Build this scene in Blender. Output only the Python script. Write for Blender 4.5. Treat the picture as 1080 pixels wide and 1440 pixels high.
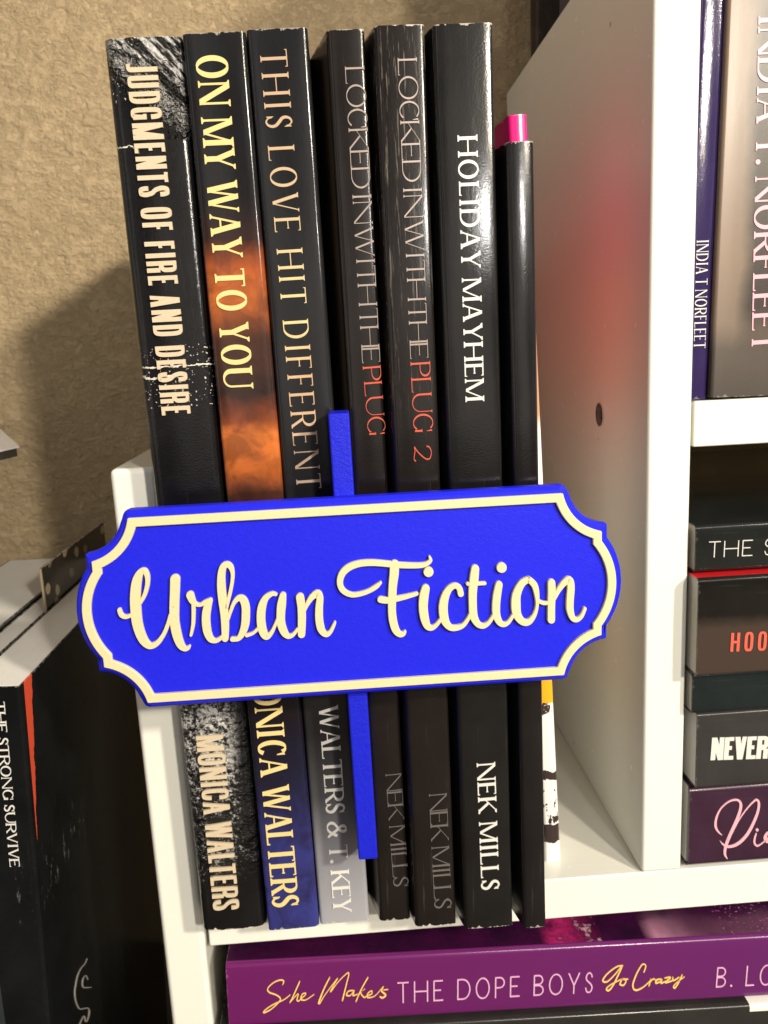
import bpy, bmesh, math, random
from mathutils import Vector, Matrix
random.seed(7)
R = math.radians
for o in list(bpy.data.objects):
    bpy.data.objects.remove(o)
C = bpy.context.scene.collection
S = 0.22                      # metres from the lens to the shelf's front plane

# ------------------------------------------------------------------ camera
FPX = 1181.07                 # focal length in photo pixels (1080 x 1440)
RX = Vector((0.99734826, -0.05774637, 0.0442923))     # world X in (right, down, forward)
RY = Vector((-0.05473382, -0.19405627, 0.97946229))   # world Y
RZ = Vector((-0.04796519, -0.97928929, -0.19670236))  # world Z
EYE = 0.72064 * S             # lens height over the shelf board
right = Vector((RX[0], RY[0], RZ[0])); down = Vector((RX[1], RY[1], RZ[1])); fwd = Vector((RX[2], RY[2], RZ[2]))
cam_d = bpy.data.cameras.new('camera'); cam = bpy.data.objects.new('camera', cam_d); C.objects.link(cam)
cam_d.sensor_fit = 'VERTICAL'; cam_d.sensor_height = 36; cam_d.lens = FPX / 1440 * 36
cam_d.clip_start = 0.005; cam_d.clip_end = 50
cam_d.dof.use_dof = True; cam_d.dof.focus_distance = 0.200; cam_d.dof.aperture_fstop = 34
M3 = Matrix((right, -down, -fwd)).transposed()
cam.matrix_world = Matrix.Translation((0, -S, EYE)) @ M3.to_4x4()
bpy.context.scene.camera = cam

# ------------------------------------------------------------------ room light
scn = bpy.context.scene
w = bpy.data.worlds.new('World'); scn.world = w; w.use_nodes = True
bg = w.node_tree.nodes['Background']; bg.inputs[0].default_value = (1.0, 0.93, 0.84, 1); bg.inputs[1].default_value = 0.44
_t = w.node_tree; _tc = _t.nodes.new('ShaderNodeTexCoord'); _n = _t.nodes.new('ShaderNodeTexNoise'); _n.inputs['Scale'].default_value = 4.2; _n.inputs['Detail'].default_value = 2
_r = _t.nodes.new('ShaderNodeValToRGB'); _e = _r.color_ramp.elements; _e[0].position = 0.46; _e[0].color = (0.12, 0.11, 0.10, 1); _e[1].position = 0.55; _e[1].color = (2.1, 1.96, 1.77, 1)   # mottled noise surround, bright and dark patches added for gloss on the spines
_t.links.new(_tc.outputs['Generated'], _n.inputs[0]); _t.links.new(_n.outputs[0], _r.inputs[0]); _t.links.new(_r.outputs[0], bg.inputs[0])
scn.view_settings.view_transform = 'Standard'; scn.view_settings.look = 'None'
scn.view_settings.exposure = 0; scn.view_settings.gamma = 1; scn.view_settings.use_curve_mapping = False

def lamp(name, loc, target, size, power, col):
    d = bpy.data.lights.new(name, 'AREA'); d.shape = 'DISK'; d.size = size; d.energy = power; d.color = col
    o = bpy.data.objects.new(name, d); C.objects.link(o); o.location = loc
    o.rotation_euler = (Vector(target) - Vector(loc)).to_track_quat('-Z', 'Y').to_euler()
    return o
lamp('room_lamp', (0.86, -1.00, 0.76), (0, 0, 0.1), 0.10, 20.0, (1.0, 0.90, 0.72))
lamp('desk_lamp', (0.350, -0.80, 0.440), (0, 0.1, 0.12), 0.050, 5.8, (1.0, 0.90, 0.74))
lamp('side_lamp', (0.114, -0.32, 0.230), (0, 0, 0.14), 0.012, 0.20, (1.0, 0.97, 0.92))

# ------------------------------------------------------------------ pixel -> place
def ray(px, py):
    c = Vector((px - 540, py - 720, FPX)); return Vector((RX.dot(c), RY.dot(c), RZ.dot(c)))
def at(px, py, Y):            # point seen at (px, py) at depth Y (in units of S from the lens)
    r = ray(px, py); p = r * (Y * S / r[1]); return Vector((p[0], p[1] - S, p[2] + EYE))
def at_z(px, py, z):          # ... at height z (metres)
    r = ray(px, py); p = r * ((z - EYE) / r[2]); return Vector((p[0], p[1] - S, z))
def at_x(px, py, x):
    r = ray(px, py); p = r * (x / r[0]); return Vector((x, p[1] - S, p[2] + EYE))

# ------------------------------------------------------------------ objects
def tag(o, label=None, cat=None, group=None, kind=None):
    if label: o['label'] = label
    if cat: o['category'] = cat
    if group: o['group'] = group
    if kind: o['kind'] = kind
    return o
def empty(name, mat, label=None, cat=None, group=None):
    o = bpy.data.objects.new(name, None); o.empty_display_size = 0.02; C.objects.link(o); o.matrix_world = mat
    return tag(o, label, cat, group)
def obj(name, bm, mat, parent=None, smooth=False):
    me = bpy.data.meshes.new(name)
    bmesh.ops.recalc_face_normals(bm, faces=bm.faces[:])
    bm.to_mesh(me); bm.free()
    if smooth:
        for p in me.polygons: p.use_smooth = True
        try: me.set_sharp_from_angle(angle=R(35))
        except Exception: pass
    o = bpy.data.objects.new(name, me); C.objects.link(o)
    if mat: me.materials.append(mat)
    if parent is not None: o.parent = parent
    return o
def box(bm, x0, x1, y0, y1, z0, z1):
    v = [bm.verts.new((x, y, z)) for x in (x0, x1) for y in (y0, y1) for z in (z0, z1)]
    for f in ((0,1,3,2),(4,6,7,5),(0,4,5,1),(2,3,7,6),(0,2,6,4),(1,5,7,3)): bm.faces.new([v[i] for i in f])
def bevel(o, wd=0.0008, seg=3):
    m = o.modifiers.new('bevel', 'BEVEL'); m.width = wd; m.segments = seg; m.limit_method = 'ANGLE'
    for p in o.data.polygons: p.use_smooth = True
    try: o.data.set_sharp_from_angle(angle=R(60))
    except Exception: pass
    m.harden_normals = True
def prism(bm, poly, f, d0, d1):
    """polygon (2-D points) extruded between depths d0 and d1 by the mapping f(u, v, d)"""
    a = [bm.verts.new(f(u, v, d0)) for u, v in poly]; b = [bm.verts.new(f(u, v, d1)) for u, v in poly]
    n = len(poly)
    bm.faces.new(a); bm.faces.new(b[::-1])
    for i in range(n): bm.faces.new([a[i], a[(i+1) % n], b[(i+1) % n], b[i]])

# ------------------------------------------------------------------ materials
class NG:
    def __init__(s, name):
        s.m = bpy.data.materials.new(name); s.m.use_nodes = True; s.t = s.m.node_tree
        s.b = s.t.nodes['Principled BSDF']; s.tc = s.t.nodes.new('ShaderNodeTexCoord')
    def n(s, typ, **kw):
        x = s.t.nodes.new(typ)
        for k, v in kw.items(): setattr(x, k, v)
        return x
    def put(s, sock, v):
        if hasattr(v, 'bl_idname') or hasattr(v, 'links'): s.t.links.new(v, sock)
        else: sock.default_value = v
    def math(s, op, a, b=0.0, c=None, clamp=False):
        x = s.n('ShaderNodeMath', operation=op); x.use_clamp = clamp
        s.put(x.inputs[0], a); s.put(x.inputs[1], b)
        if c is not None: s.put(x.inputs[2], c)
        return x.outputs[0]
    def xyz(s):
        x = s.n('ShaderNodeSeparateXYZ'); s.t.links.new(s.tc.outputs['Object'], x.inputs[0]); return x.outputs
    def noise(s, scale, detail=4, rough=0.55, stretch=None, dist=0.0):
        x = s.n('ShaderNodeTexNoise'); x.inputs['Scale'].default_value = scale; x.inputs['Detail'].default_value = detail
        x.inputs['Roughness'].default_value = rough; x.inputs['Distortion'].default_value = dist
        if stretch:
            mp = s.n('ShaderNodeMapping'); mp.inputs['Scale'].default_value = stretch
            s.t.links.new(s.tc.outputs['Object'], mp.inputs[0]); s.t.links.new(mp.outputs[0], x.inputs[0])
        else: s.t.links.new(s.tc.outputs['Object'], x.inputs[0])
        return x.outputs[0]
    def ramp(s, fac, stops, interp='LINEAR'):
        x = s.n('ShaderNodeValToRGB'); x.color_ramp.interpolation = interp; e = x.color_ramp.elements
        while len(e) < len(stops): e.new(0.5)
        for i, (p, c) in enumerate(stops):
            e[i].position = p; e[i].color = (c[0], c[1], c[2], 1) if hasattr(c, '__len__') else (c, c, c, 1)
        s.put(x.inputs[0], fac); return x.outputs[0]
    def mix(s, fac, a, b, blend='MIX'):
        x = s.n('ShaderNodeMix', data_type='RGBA', blend_type=blend)
        s.put(x.inputs[0], fac)
        for sock, v in ((x.inputs[6], a), (x.inputs[7], b)):
            if hasattr(v, 'links'): s.t.links.new(v, sock)
            else: sock.default_value = (v[0], v[1], v[2], 1)
        return x.outputs[2]
    def bump(s, h, strength, dist, normal=None):
        x = s.n('ShaderNodeBump'); x.inputs['Strength'].default_value = strength; x.inputs['Distance'].default_value = dist
        s.put(x.inputs['Height'], h)
        if normal is not None: s.t.links.new(normal, x.inputs['Normal'])
        return x.outputs[0]
    def done(s, col=None, rough=0.5, spec=0.5, normal=None, metal=0.0, coat=0.0):
        if col is not None:
            if hasattr(col, 'links'): s.t.links.new(col, s.b.inputs['Base Color'])
            else: s.b.inputs['Base Color'].default_value = (col[0], col[1], col[2], 1)
        s.put(s.b.inputs['Roughness'], rough); s.b.inputs['Specular IOR Level'].default_value = spec
        s.b.inputs['Metallic'].default_value = metal
        if normal is not None: s.t.links.new(normal, s.b.inputs['Normal'])
        if coat: s.b.inputs['Coat Weight'].default_value = coat; s.b.inputs['Coat Roughness'].default_value = 0.08
        return s.m
def srgb(r, g, b):
    f = lambda c: (c / 255 / 12.92) if c <= 10 else ((c / 255 + 0.055) / 1.055) ** 2.4
    return (f(r), f(g), f(b))

def ink(name, col, rough=0.35, metal=0.0, speck=0.25):
    g = NG(name); n = g.noise(2600, 3, 0.7)
    c = g.mix(g.math('MULTIPLY', g.ramp(n, [(0.42, 0), (0.72, 1)]), speck), col, tuple(x * 0.55 for x in col))
    return g.done(c, rough, 0.4, metal=metal)
def ink_ramp(name, axis, stops, rough=0.35, metal=0.0):   # foil whose colour changes along the spine
    g = NG(name); z = g.xyz()[axis]; n = g.noise(420, 3, 0.6)
    f = g.math('ADD', z, g.math('MULTIPLY', g.math('SUBTRACT', n, 0.5), 0.02))
    lo, hi = stops[0][0], stops[-1][0]
    mr = g.n('ShaderNodeMapRange'); g.put(mr.inputs[0], f); mr.inputs[1].default_value = lo; mr.inputs[2].default_value = hi
    c = g.ramp(mr.outputs[0], [((p - lo) / (hi - lo), col) for p, col in stops])
    return g.done(c, rough, 0.5, metal=metal)

def cover_mat(name, stops, H, T, rough=0.22, grain=0.35, worn=0.5, warp=0.02, streak=0.25, extra=None, spec=0.45):
    """laminated paper: printed colour changing along the spine, fine film texture, scuffs, worn white corners"""
    g = NG(name); X, Y, Z = g.xyz()
    n = g.noise(60, 4, 0.6)
    f = g.math('ADD', g.math('DIVIDE', Z, H), g.math('MULTIPLY', g.math('SUBTRACT', n, 0.5), warp * 4))
    col = g.ramp(f, stops) if len(stops) > 1 else stops[0][1]
    if len(stops) == 1: col = g.mix(g.ramp(n, [(0.3, 0), (0.8, 1)]), stops[0][1], tuple(min(1, c * 1.5 + 0.004) for c in stops[0][1]))
    if extra: col = extra(g, col, X, Y, Z)
    # long rub marks
    st = g.noise(220, 6, 0.7, stretch=(3.0, 1.0, 0.14))
    col = g.mix(g.math('MULTIPLY', g.ramp(st, [(0.60, 0), (0.78, 1)]), streak * 0.12), col, (0.36, 0.33, 0.30))
    # white paper showing at head, tail and corner wear
    ed = g.math('MINIMUM', Z, g.math('SUBTRACT', H, Z))
    wn = g.noise(420, 4, 0.75)
    wm = g.math('MULTIPLY', g.math('LESS_THAN', ed, g.math('MULTIPLY', g.math('SUBTRACT', wn, 0.47), 0.0030)), worn, clamp=True)
    col = g.mix(wm, col, (0.62, 0.57, 0.50))
    fine = g.noise(2400, 2, 0.6); med = g.noise(150, 3, 0.5, stretch=(1, 1, 0.35))
    nb = g.bump(fine, grain, 0.00004); nb = g.bump(med, 0.16, 0.0003, nb)
    if extra and hasattr(extra, 'bumps'): nb = extra.bumps(g, nb, X, Y, Z)
    rr = g.math('ADD', rough * 0.46, g.math('MULTIPLY', st, 0.08))
    if extra and hasattr(extra, 'rough'): rr = extra.rough(g, rr, X, Y, Z)
    return g.done(col, rr, spec, nb)

def paper_mat(name, col=(0.70, 0.66, 0.58)):
    g = NG(name)
    n = g.noise(1500, 2, 0.6, stretch=(1.6, 0.05, 0.05)); n2 = g.noise(90, 3)
    c = g.mix(g.math('MULTIPLY', n, 0.5), col, tuple(x * 0.72 for x in col))
    c = g.mix(g.math('MULTIPLY', n2, 0.25), c, (0.62, 0.54, 0.42))
    return g.done(c, 0.85, 0.2, g.bump(n, 0.35, 0.0002))
PAPER = paper_mat('page_paper')
PAPER_W = paper_mat('page_paper_white', (0.88, 0.88, 0.87))

def shelf_mat():
    g = NG('white_laminate'); n = g.noise(260, 4, 0.6); n2 = g.noise(1400, 2)
    vo = g.n('ShaderNodeTexVoronoi'); vo.inputs['Scale'].default_value = 75; g.t.links.new(g.tc.outputs['Object'], vo.inputs[0])
    dots = g.math('MULTIPLY', g.math('LESS_THAN', vo.outputs['Distance'], g.math('MULTIPLY', n2, 0.11)),
                  g.ramp(g.noise(38, 3), [(0.60, 0), (0.64, 1)]))
    c = g.mix(g.math('MULTIPLY', n, 0.10), (0.82, 0.825, 0.765), (0.66, 0.64, 0.57))
    c = g.mix(g.math('MULTIPLY', dots, 0.7), c, (0.16, 0.13, 0.09))
    return g.done(c, g.math('ADD', 0.19, g.math('MULTIPLY', n, 0.12)), 0.5, g.bump(n2, 0.10, 0.0001))
WHITE = shelf_mat()

def wall_mat():
    g = NG('tan_wall_paint')
    a = g.noise(270, 8, 0.66, stretch=(0.8, 1, 1.15)); b = g.noise(30, 3, 0.5); d = g.noise(900, 4, 0.65)
    a2 = g.noise(95, 5, 0.6)
    h = g.math('ADD', g.ramp(a, [(0.38, 0), (0.50, 0.55), (0.54, 0.72), (0.66, 1)]), g.math('MULTIPLY', g.ramp(a2, [(0.42, 0), (0.56, 1)]), 0.8))
    h = g.math('ADD', h, g.math('MULTIPLY', d, 0.25))
    c = g.mix(g.math('MULTIPLY', b, 0.35), (0.535, 0.410, 0.250), (0.43, 0.325, 0.192))
    return g.done(c, 0.6, 0.3, g.bump(h, 0.95, 0.0009))

# ------------------------------------------------------------------ lettering (drawn stroke by stroke)
def arc(cx, cy, rx, ry, a0, a1, n=22, p=2.0):
    out = []
    for i in range(n + 1):
        a = R(a0 + (a1 - a0) * i / n); c, s = math.cos(a), math.sin(a)
        out.append((cx + rx * math.copysign(abs(c) ** (2 / p), c), cy + ry * math.copysign(abs(s) ** (2 / p), s)))
    return out
def smooth(pts, k=6):
    out = []; n = len(pts)
    for i in range(n - 1):
        p0, p1, p2, p3 = pts[max(i-1, 0)], pts[i], pts[i+1], pts[min(i+2, n-1)]
        for j in range(k):
            t = j / k
            out.append(tuple(0.5 * (2*b + (c-a)*t + (2*a-5*b+4*c-d)*t*t + (3*b-a-3*c+d)*t**3) for a, b, c, d in zip(p0, p1, p2, p3)))
    out.append(tuple(pts[-1])); return out
def ribbon(pts, wf, caps=False):
    """outline quads of a stroke; pts (x, y[, w]); wf(dx, dy, t) gives the width when w is absent"""
    n = len(pts); L = []; Q = []
    for i, p in enumerate(pts):
        a = pts[max(i-1, 0)]; b = pts[min(i+1, n-1)]
        dx, dy = b[0]-a[0], b[1]-a[1]; l = math.hypot(dx, dy) or 1e-9; dx /= l; dy /= l
        wd = p[2] if len(p) > 2 else wf(dx, dy, i / max(1, n-1))
        L.append((p[0] - dy*wd/2, p[1] + dx*wd/2)); Q.append((p[0] + dy*wd/2, p[1] - dx*wd/2))
    quads = [[L[i], L[i+1], Q[i+1], Q[i]] for i in range(n-1)]
    if caps:
        for p in (pts[0], pts[-1]):
            r = p[2] / 2; quads.append([(p[0] + r*math.cos(k*math.pi/6), p[1] + r*math.sin(k*math.pi/6)) for k in range(12)])
    return quads

ADV = dict(A=.74,B=.62,C=.70,D=.76,E=.60,F=.56,G=.76,H=.80,I=.36,J=.42,K=.74,L=.58,M=.92,N=.80,O=.80,P=.60,R=.68,S=.52,T=.66,U=.76,V=.72,W=1.04,Y=.70)
ADV.update({'~': .13, '&': .80, '2': .54, '.': .22, ' ': .30})
ADV_COND = dict(A=.62,B=.6,C=.58,D=.60,E=.50,F=.47,G=.60,H=.62,I=.28,J=.42,K=.6,L=.46,M=.80,N=.64,O=.60,P=.56,R=.60,S=.56,T=.52,U=.60,V=.6,W=.86,Y=.6)
ADV_COND.update({' ': .24, '.': .2})
def glyph(ch, wx, st):
    """polygons of one capital, cap height 1, width ADV*wx"""
    T, t, ser, p = st['T'], st['t'], st['ser'], st.get('p', 2.0)
    adv = (ADV_COND if st.get('cond') else ADV)[ch] * wx; pad = st.get('pad', 0.025) + (ser * 0.55)
    x0, x1 = pad, adv - pad; W = x1 - x0; P = []
    sh = st.get('sh', t)                             # serif thickness
    def q(*pts): P.append(list(pts))
    def diag(xa, ya, xb, yb, wd):
        q((xa-wd/2, ya), (xa+wd/2, ya), (xb+wd/2, yb), (xb-wd/2, yb))
    def stem(x, ya=0., yb=1., wd=T, sb=True, su=True):
        diag(x, ya, x, yb, wd)
        if ser:
            if sb and ya == 0: foot(x, 0, wd)
            if su and yb == 1: foot(x, 1, wd)
    def foot(x, y, wd=T, ext=None):
        if not ser: return
        e = wd/2 + (ser if ext is None else ext); s = 1 if y < .5 else -1
        q((x-e, y), (x+e, y), (x+e, y+s*sh*.8), (x+wd/2, y+s*sh*2.0), (x-wd/2, y+s*sh*2.0), (x-e, y+s*sh*.8))
    def bar(xa, xb, y, wd=None):
        wd = wd or t; q((xa, y-wd/2), (xb, y-wd/2), (xb, y+wd/2), (xa, y+wd/2))
    def vser(x, y, d, l=None):                       # vertical serif at an arm's end
        if not ser: return
        l = l or ser*1.7
        q((x, y), (x, y+d*l), (x-t*.55, y+d*l), (x-ser*.9, y))
    def rib(pts, wf=None):
        P.extend(ribbon(pts, wf or (lambda dx, dy, s: t + (T-t)*abs(dy)**1.3)))
    h2 = t/2
    if ch == 'I': stem((x0+x1)/2)
    elif ch == 'H': stem(x0+T/2); stem(x1-T/2); bar(x0+T/2, x1-T/2, .51)
    elif ch in 'EFL':
        stem(x0+T/2)
        if ch in 'EF': bar(x0, x1-.02, 1-h2); vser(x1-.02, 1-.0, -1); bar(x0+T/2, x0+W*.78, .52); 
        if ch in 'EF' and ser: q((x0+W*.78, .52+ser*.8), (x0+W*.78, .52-ser*.8), (x0+W*.78-t*.6, .52-ser*.8), (x0+W*.78-t*.6, .52+ser*.8))
        if ch in 'EL': bar(x0, x1, h2); vser(x1, 0, 1)
    elif ch == 'T':
        m = (x0+x1)/2; stem(m, su=False); bar(x0-ser*.3, x1+ser*.3, 1-h2); vser(x1+ser*.3, 1, -1)
        if ser: q((x0-ser*.3, 1), (x0-ser*.3, 1-ser*1.7), (x0-ser*.3+t*.55, 1-ser*1.7), (x0+ser*.6, 1))
    elif ch == 'A':
        m = (x0+x1)/2; a = T*1.08
        diag(x0+t*.6, 0, m-T*.18, 1, t*1.15); diag(x1-a/2, 0, m, 1, a); bar(x0+W*.22, x1-W*.2, .34)
        foot(x0+t*.6, 0, t, ser*.8); foot(x1-a/2, 0, a, ser*.7)
    elif ch == 'V':
        m = (x0+x1)/2; a = T*1.08
        diag(x0+a/2, 1, m, 0, a); diag(x1-t*.6, 1, m+T*.18, 0, t*1.15); foot(x0+a/2, 1, a, ser*.7); foot(x1-t*.6, 1, t, ser*.8)
    elif ch == 'W':
        a = T*1.0; xm = (x0+x1)/2; b1, b2 = x0+W*.28, x0+W*.72
        diag(x0+a/2, 1, b1, 0, a); diag(xm-T*.1, 1, b1+T*.15, 0, t*1.1); diag(xm, 1, b2, 0, a); diag(x1-t*.6, 1, b2+T*.15, 0, t*1.1)
        foot(x0+a/2, 1, a, ser*.6); foot(x1-t*.6, 1, t, ser*.7)
    elif ch == 'M':
        m = (x0+x1)/2; tl = t*1.2 if ser else T
        stem(x0+tl/2, wd=tl); stem(x1-T/2, su=True); diag(x0+(T*.55 if ser else T*.5), 1, m, .0 if not ser else .04, T*(1.0 if ser else .92)); diag(x1-T*.55, 1, m+T*.12, .0 if not ser else .04, t*1.1 if ser else T*.92)
    elif ch == 'N':
        tl = t*1.2 if ser else T
        stem(x0+tl/2+ser*.2, wd=tl); stem(x1-tl/2-ser*.2, wd=tl, sb=False); diag(x0+T*.55, 1, x1-T*.55, 0, T*1.12)
    elif ch == 'Y':
        m = (x0+x1)/2; a = T*1.05
        stem(m, 0, .46, su=False); diag(x0+a/2, 1, m, .42, a); diag(x1-t*.6, 1, m+T*.2, .42, t*1.2); foot(x0+a/2, 1, a, ser*.6); foot(x1-t*.6, 1, t, ser*.8)
    elif ch == 'K':
        stem(x0+T/2); diag(x1-t*1.2, 1, x0+T*.8, .40, t*1.25); diag(x0+W*.36, .56, x1-T*.5, 0, T*1.15); foot(x1-t*1.2, 1, t, ser*.9); foot(x1-T*.5, 0, T, ser*.6)
    elif ch == 'O': rib(arc((x0+x1)/2, .5, W/2-T/2, .515-h2, 90, 450, 40, p))
    elif ch in 'CG':
        cx = (x0+x1)/2 + (.02 if ser else 0); rx = W/2-T/2
        if st.get('cond'):
            rib(arc(cx, .5, rx, .5-h2, 8 if ch == 'C' else 8, 180, 24, p)[0:]); rib(arc(cx, .5, rx, .5-h2, 180, 352, 24, p))
        else: rib(arc(cx, .5, rx, .515-h2, 48, 318, 34, p))
        if ser: q((x1-.01, .96), (x1-.01, .66), (x1-.01-t*.6, .66), (x1-.04-ser, .93))
        if ch == 'G':
            if ser: stem(x1-T/2, .06, .42, sb=False, su=False); foot2 = bar(x1-T-ser*.8, x1+ser*.5, .43, sh)
            else: q((x1-T, .0 if not st.get('cond') else .06), (x1, .0 if not st.get('cond') else .06), (x1, .50), (x1-T, .50)); bar(x1-W*.46, x1, .50-h2, t)
    elif ch == 'D':
        stem(x0+T/2); xm = x0+W*.40; rib([(x0, 1-h2)] + arc(xm, .5, x1-T/2-xm, .5-h2, 90, -90, 26, p) + [(x0, h2)])
    elif ch in 'PRB':
        stem(x0+T/2, su=True); yb = .46 if ch != 'B' else .52; xm = x0+W*.46; ry = (1-yb)/2
        rib([(x0, 1-h2)] + arc(xm, (1+yb)/2, x1-T/2-xm-(.03 if ch == 'B' else 0), ry-h2, 90, -90, 20, p) + [(x0+T/2, yb+h2)])
        if ch == 'B': rib([(x0+T/2, yb-h2)] + arc(xm, yb/2, x1-T/2-xm, yb/2-h2, 90, -90, 20, p) + [(x0, h2)])
        if ch == 'R':
            if st.get('cond'): stem(x1-T*.52, 0, .44, sb=False, su=False); bar(x0+W*.4, x1-T*.5, .47)
            else: diag(x0+W*.45, yb+t, x1-T*.35+ser*.3, 0, T*1.08); foot(x1-T*.35+ser*.3, 0, T*.9, ser*.5)
    elif ch == 'U':
        m = (x0+x1)/2; tr = t*1.2 if ser else T; xl, xr = x0+T/2, x1-tr/2; yb = W*.42 if not st.get('cond') else .22
        stem(xl, yb, 1, sb=False); stem(xr, yb, 1, wd=tr, sb=False)
        pts = arc((xl+xr)/2, yb, (xr-xl)/2, yb-h2+(.012 if ser else 0), 180, 360, 22, p)
        rib(pts, lambda dx, dy, s: t + ((T if s < .5 else tr) - t)*abs(dy)**1.3)
    elif ch == 'J':
        xr = x1-T/2; stem(xr, .2, 1, sb=False); pts = arc(x0+W*.3 if not st.get('cond') else x0+T*.2, .2, xr-(x0+W*.3 if not st.get('cond') else x0+T*.2), .2-h2, 0, -95, 14, p); rib(pts)
    elif ch == 'S':
        if st.get('cond'):
            k = [(x1-T/2, .70), (x1-T/2, .80), (x1-T/2-.02, .90), (x1-W*.36, 1-h2), (x0+W*.36, 1-h2), (x0+T/2+.02, .90), (x0+T/2, .78), (x0+T/2+.02, .66), (x0+W*.4, .54), (x1-W*.36, .44), (x1-T/2-.02, .34), (x1-T/2, .22), (x1-T/2-.02, .1), (x1-W*.36, h2), (x0+W*.36, h2), (x0+T/2+.02, .1), (x0+T/2, .2), (x0+T/2, .31)]
            rib(smooth(k, 3), lambda dx, dy, s: t + (T-t)*abs(dy))
        else:
            k = [(.86,.76),(.78,.90),(.53,.985),(.25,.92),(.13,.77),(.22,.63),(.5,.515),(.78,.39),(.88,.24),(.76,.08),(.48,.012),(.22,.08),(.11,.25)]
            rib(smooth([(x0+u*W, h2*.4+v*(1-h2*.8)) for u, v in k], 4), lambda dx, dy, s: t + (T*1.05-t)*max(0, math.sin(math.pi*s))**1.6)
            if ser: q((x1-.02, .97), (x1-.02, .70), (x1-.02-t*.6, .70), (x1-.05-ser*.4, .94)); q((x0+.01, .03), (x0+.01, .3), (x0+.01+t*.6, .3), (x0+.04+ser*.4, .06))
    elif ch == '2':
        k = [(.05,.74),(.12,.90),(.45,1.0),(.82,.92),(.9,.74),(.72,.5),(.35,.2),(.05,.04),(.3,.07),(.6,.02),(.85,.0),(1.0,.09)]
        rib(smooth([(x0+u*W, v) for u, v in k], 4), lambda dx, dy, s: t*1.1 + (T-t)*.6*abs(dy))
    elif ch == '&':
        k = [(1.0,.02),(.86,.12),(.62,.42),(.36,.70),(.30,.86),(.42,.98),(.58,.98),(.66,.84),(.56,.66),(.30,.50),(.10,.34),(.08,.16),(.24,.02),(.48,.02),(.70,.16),(.84,.36),(.92,.50)]
        rib(smooth([(x0+u*W, v) for u, v in k], 4), lambda dx, dy, s: t + (T-t)*abs(dy))
    elif ch == '.':
        r = max(T*.62, .05); q(*[(adv/2 + r*math.cos(i*math.pi/5), r + r*math.sin(i*math.pi/5)) for i in range(10)])
    return adv, P

SERIF_BOLD = dict(pad=.05, T=.160, t=.065, ser=.075, sh=.05)
SERIF = dict(T=.165, t=.056, ser=.07, sh=.04)
SERIF_THIN = dict(pad=.045, T=.112, t=.036, ser=.055, sh=.026)
SERIF_HAIR = dict(T=.095, t=.032, ser=.055, sh=.028)
COND = dict(T=.148, t=.112, ser=0, p=3.6, cond=True, pad=.028)
SANS_LIGHT = dict(T=.055, t=.052, ser=0, p=2.0, pad=.06)
COND_BLACK = dict(T=.20, t=.16, ser=0, p=4, cond=True, pad=.012)

def lettering(name, parent, text, st, p0, p1, cap, Y, mat, track=0.0, lift=0.00012, n_total=None):
    """capitals along the baseline p0 -> p1 (photo pixels at depth Y); cap is a pixel on the cap line beside p0"""
    A, B, D = at(*p0, Y), at(*p1, Y), at(*cap, Y)
    u = B - A; Lg = u.length; u.normalize()
    v = D - A; v = v - u * v.dot(u); h = v.length; v.normalize()
    adv = ADV_COND if st.get('cond') else ADV
    tot = sum(adv[c] for c in text)
    wx = (Lg / h - track * (len(text) - 1)) / tot
    M = parent.matrix_world.inverted()
    bm = bmesh.new(); x = 0.0; k = 0
    for ch in text:
        if ch in ' ~': x += adv[ch] * wx + track; continue
        a, polys = glyph(ch, wx, st)
        for pl in polys:
            k += 1; top = -lift - 0.000003 * (k % 9)
            def f(a_, b_, d, x=x): return M @ (A + u * ((x + a_) * h) + v * (b_ * h) + Vector((0, d, 0)))
            prism(bm, pl, f, 0.0, top)
        x += a + track
    return obj(name, bm, mat, parent)

def handwriting(name, parent, strokes, org, sc, Y, mat, lift=0.00012, wmul=1.0, base=0.0, step=0.000004, dots=()):
    """traced pen strokes (x, y, width) in crop pixels; org/sc turn them into photo pixels"""
    M = parent.matrix_world.inverted(); bm = bmesh.new(); k = 0
    def f(a, b, d): p = at(org[0] + a / sc, org[1] + b / sc, Y); return M @ (p + Vector((0, d, 0)))
    for s in strokes:
        pts = smooth([(x, y, wd * wmul) for x, y, wd in s], 6)
        k += 1
        for j, pl in enumerate(ribbon(pts, None, caps=True)):
            prism(bm, pl, f, base, -lift - step * ((k * 5 + j % 2) % 13))
    for x, y, r in dots:
        k += 1
        prism(bm, [(x + r*math.cos(i*math.pi/10), y + r*math.sin(i*math.pi/10)) for i in range(20)], f, base, -lift - step * (k % 11))
    bmesh.ops.remove_doubles(bm, verts=bm.verts[:], dist=1e-9)
    return obj(name, bm, mat, parent)

# ------------------------------------------------------------------ the setting
wy = 0.84 * S + 0.002
bm = bmesh.new(); box(bm, -1.6, 1.6, wy, wy + 0.1, -0.8, 1.6); tag(obj('wall', bm, wall_mat()), 'tan textured wall behind the shelf', kind='structure')
g = NG('dark_ground'); GROUND = g.done(g.mix(g.noise(30, 4), (0.10, 0.08, 0.06), (0.05, 0.04, 0.03)), 0.7)
bm = bmesh.new(); box(bm, -1.5, 1.5, -2.2, wy - 0.001, -0.30, -0.1535); tag(obj('ground', bm, GROUND), 'dark surface the shelf stands on', kind='structure')

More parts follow.
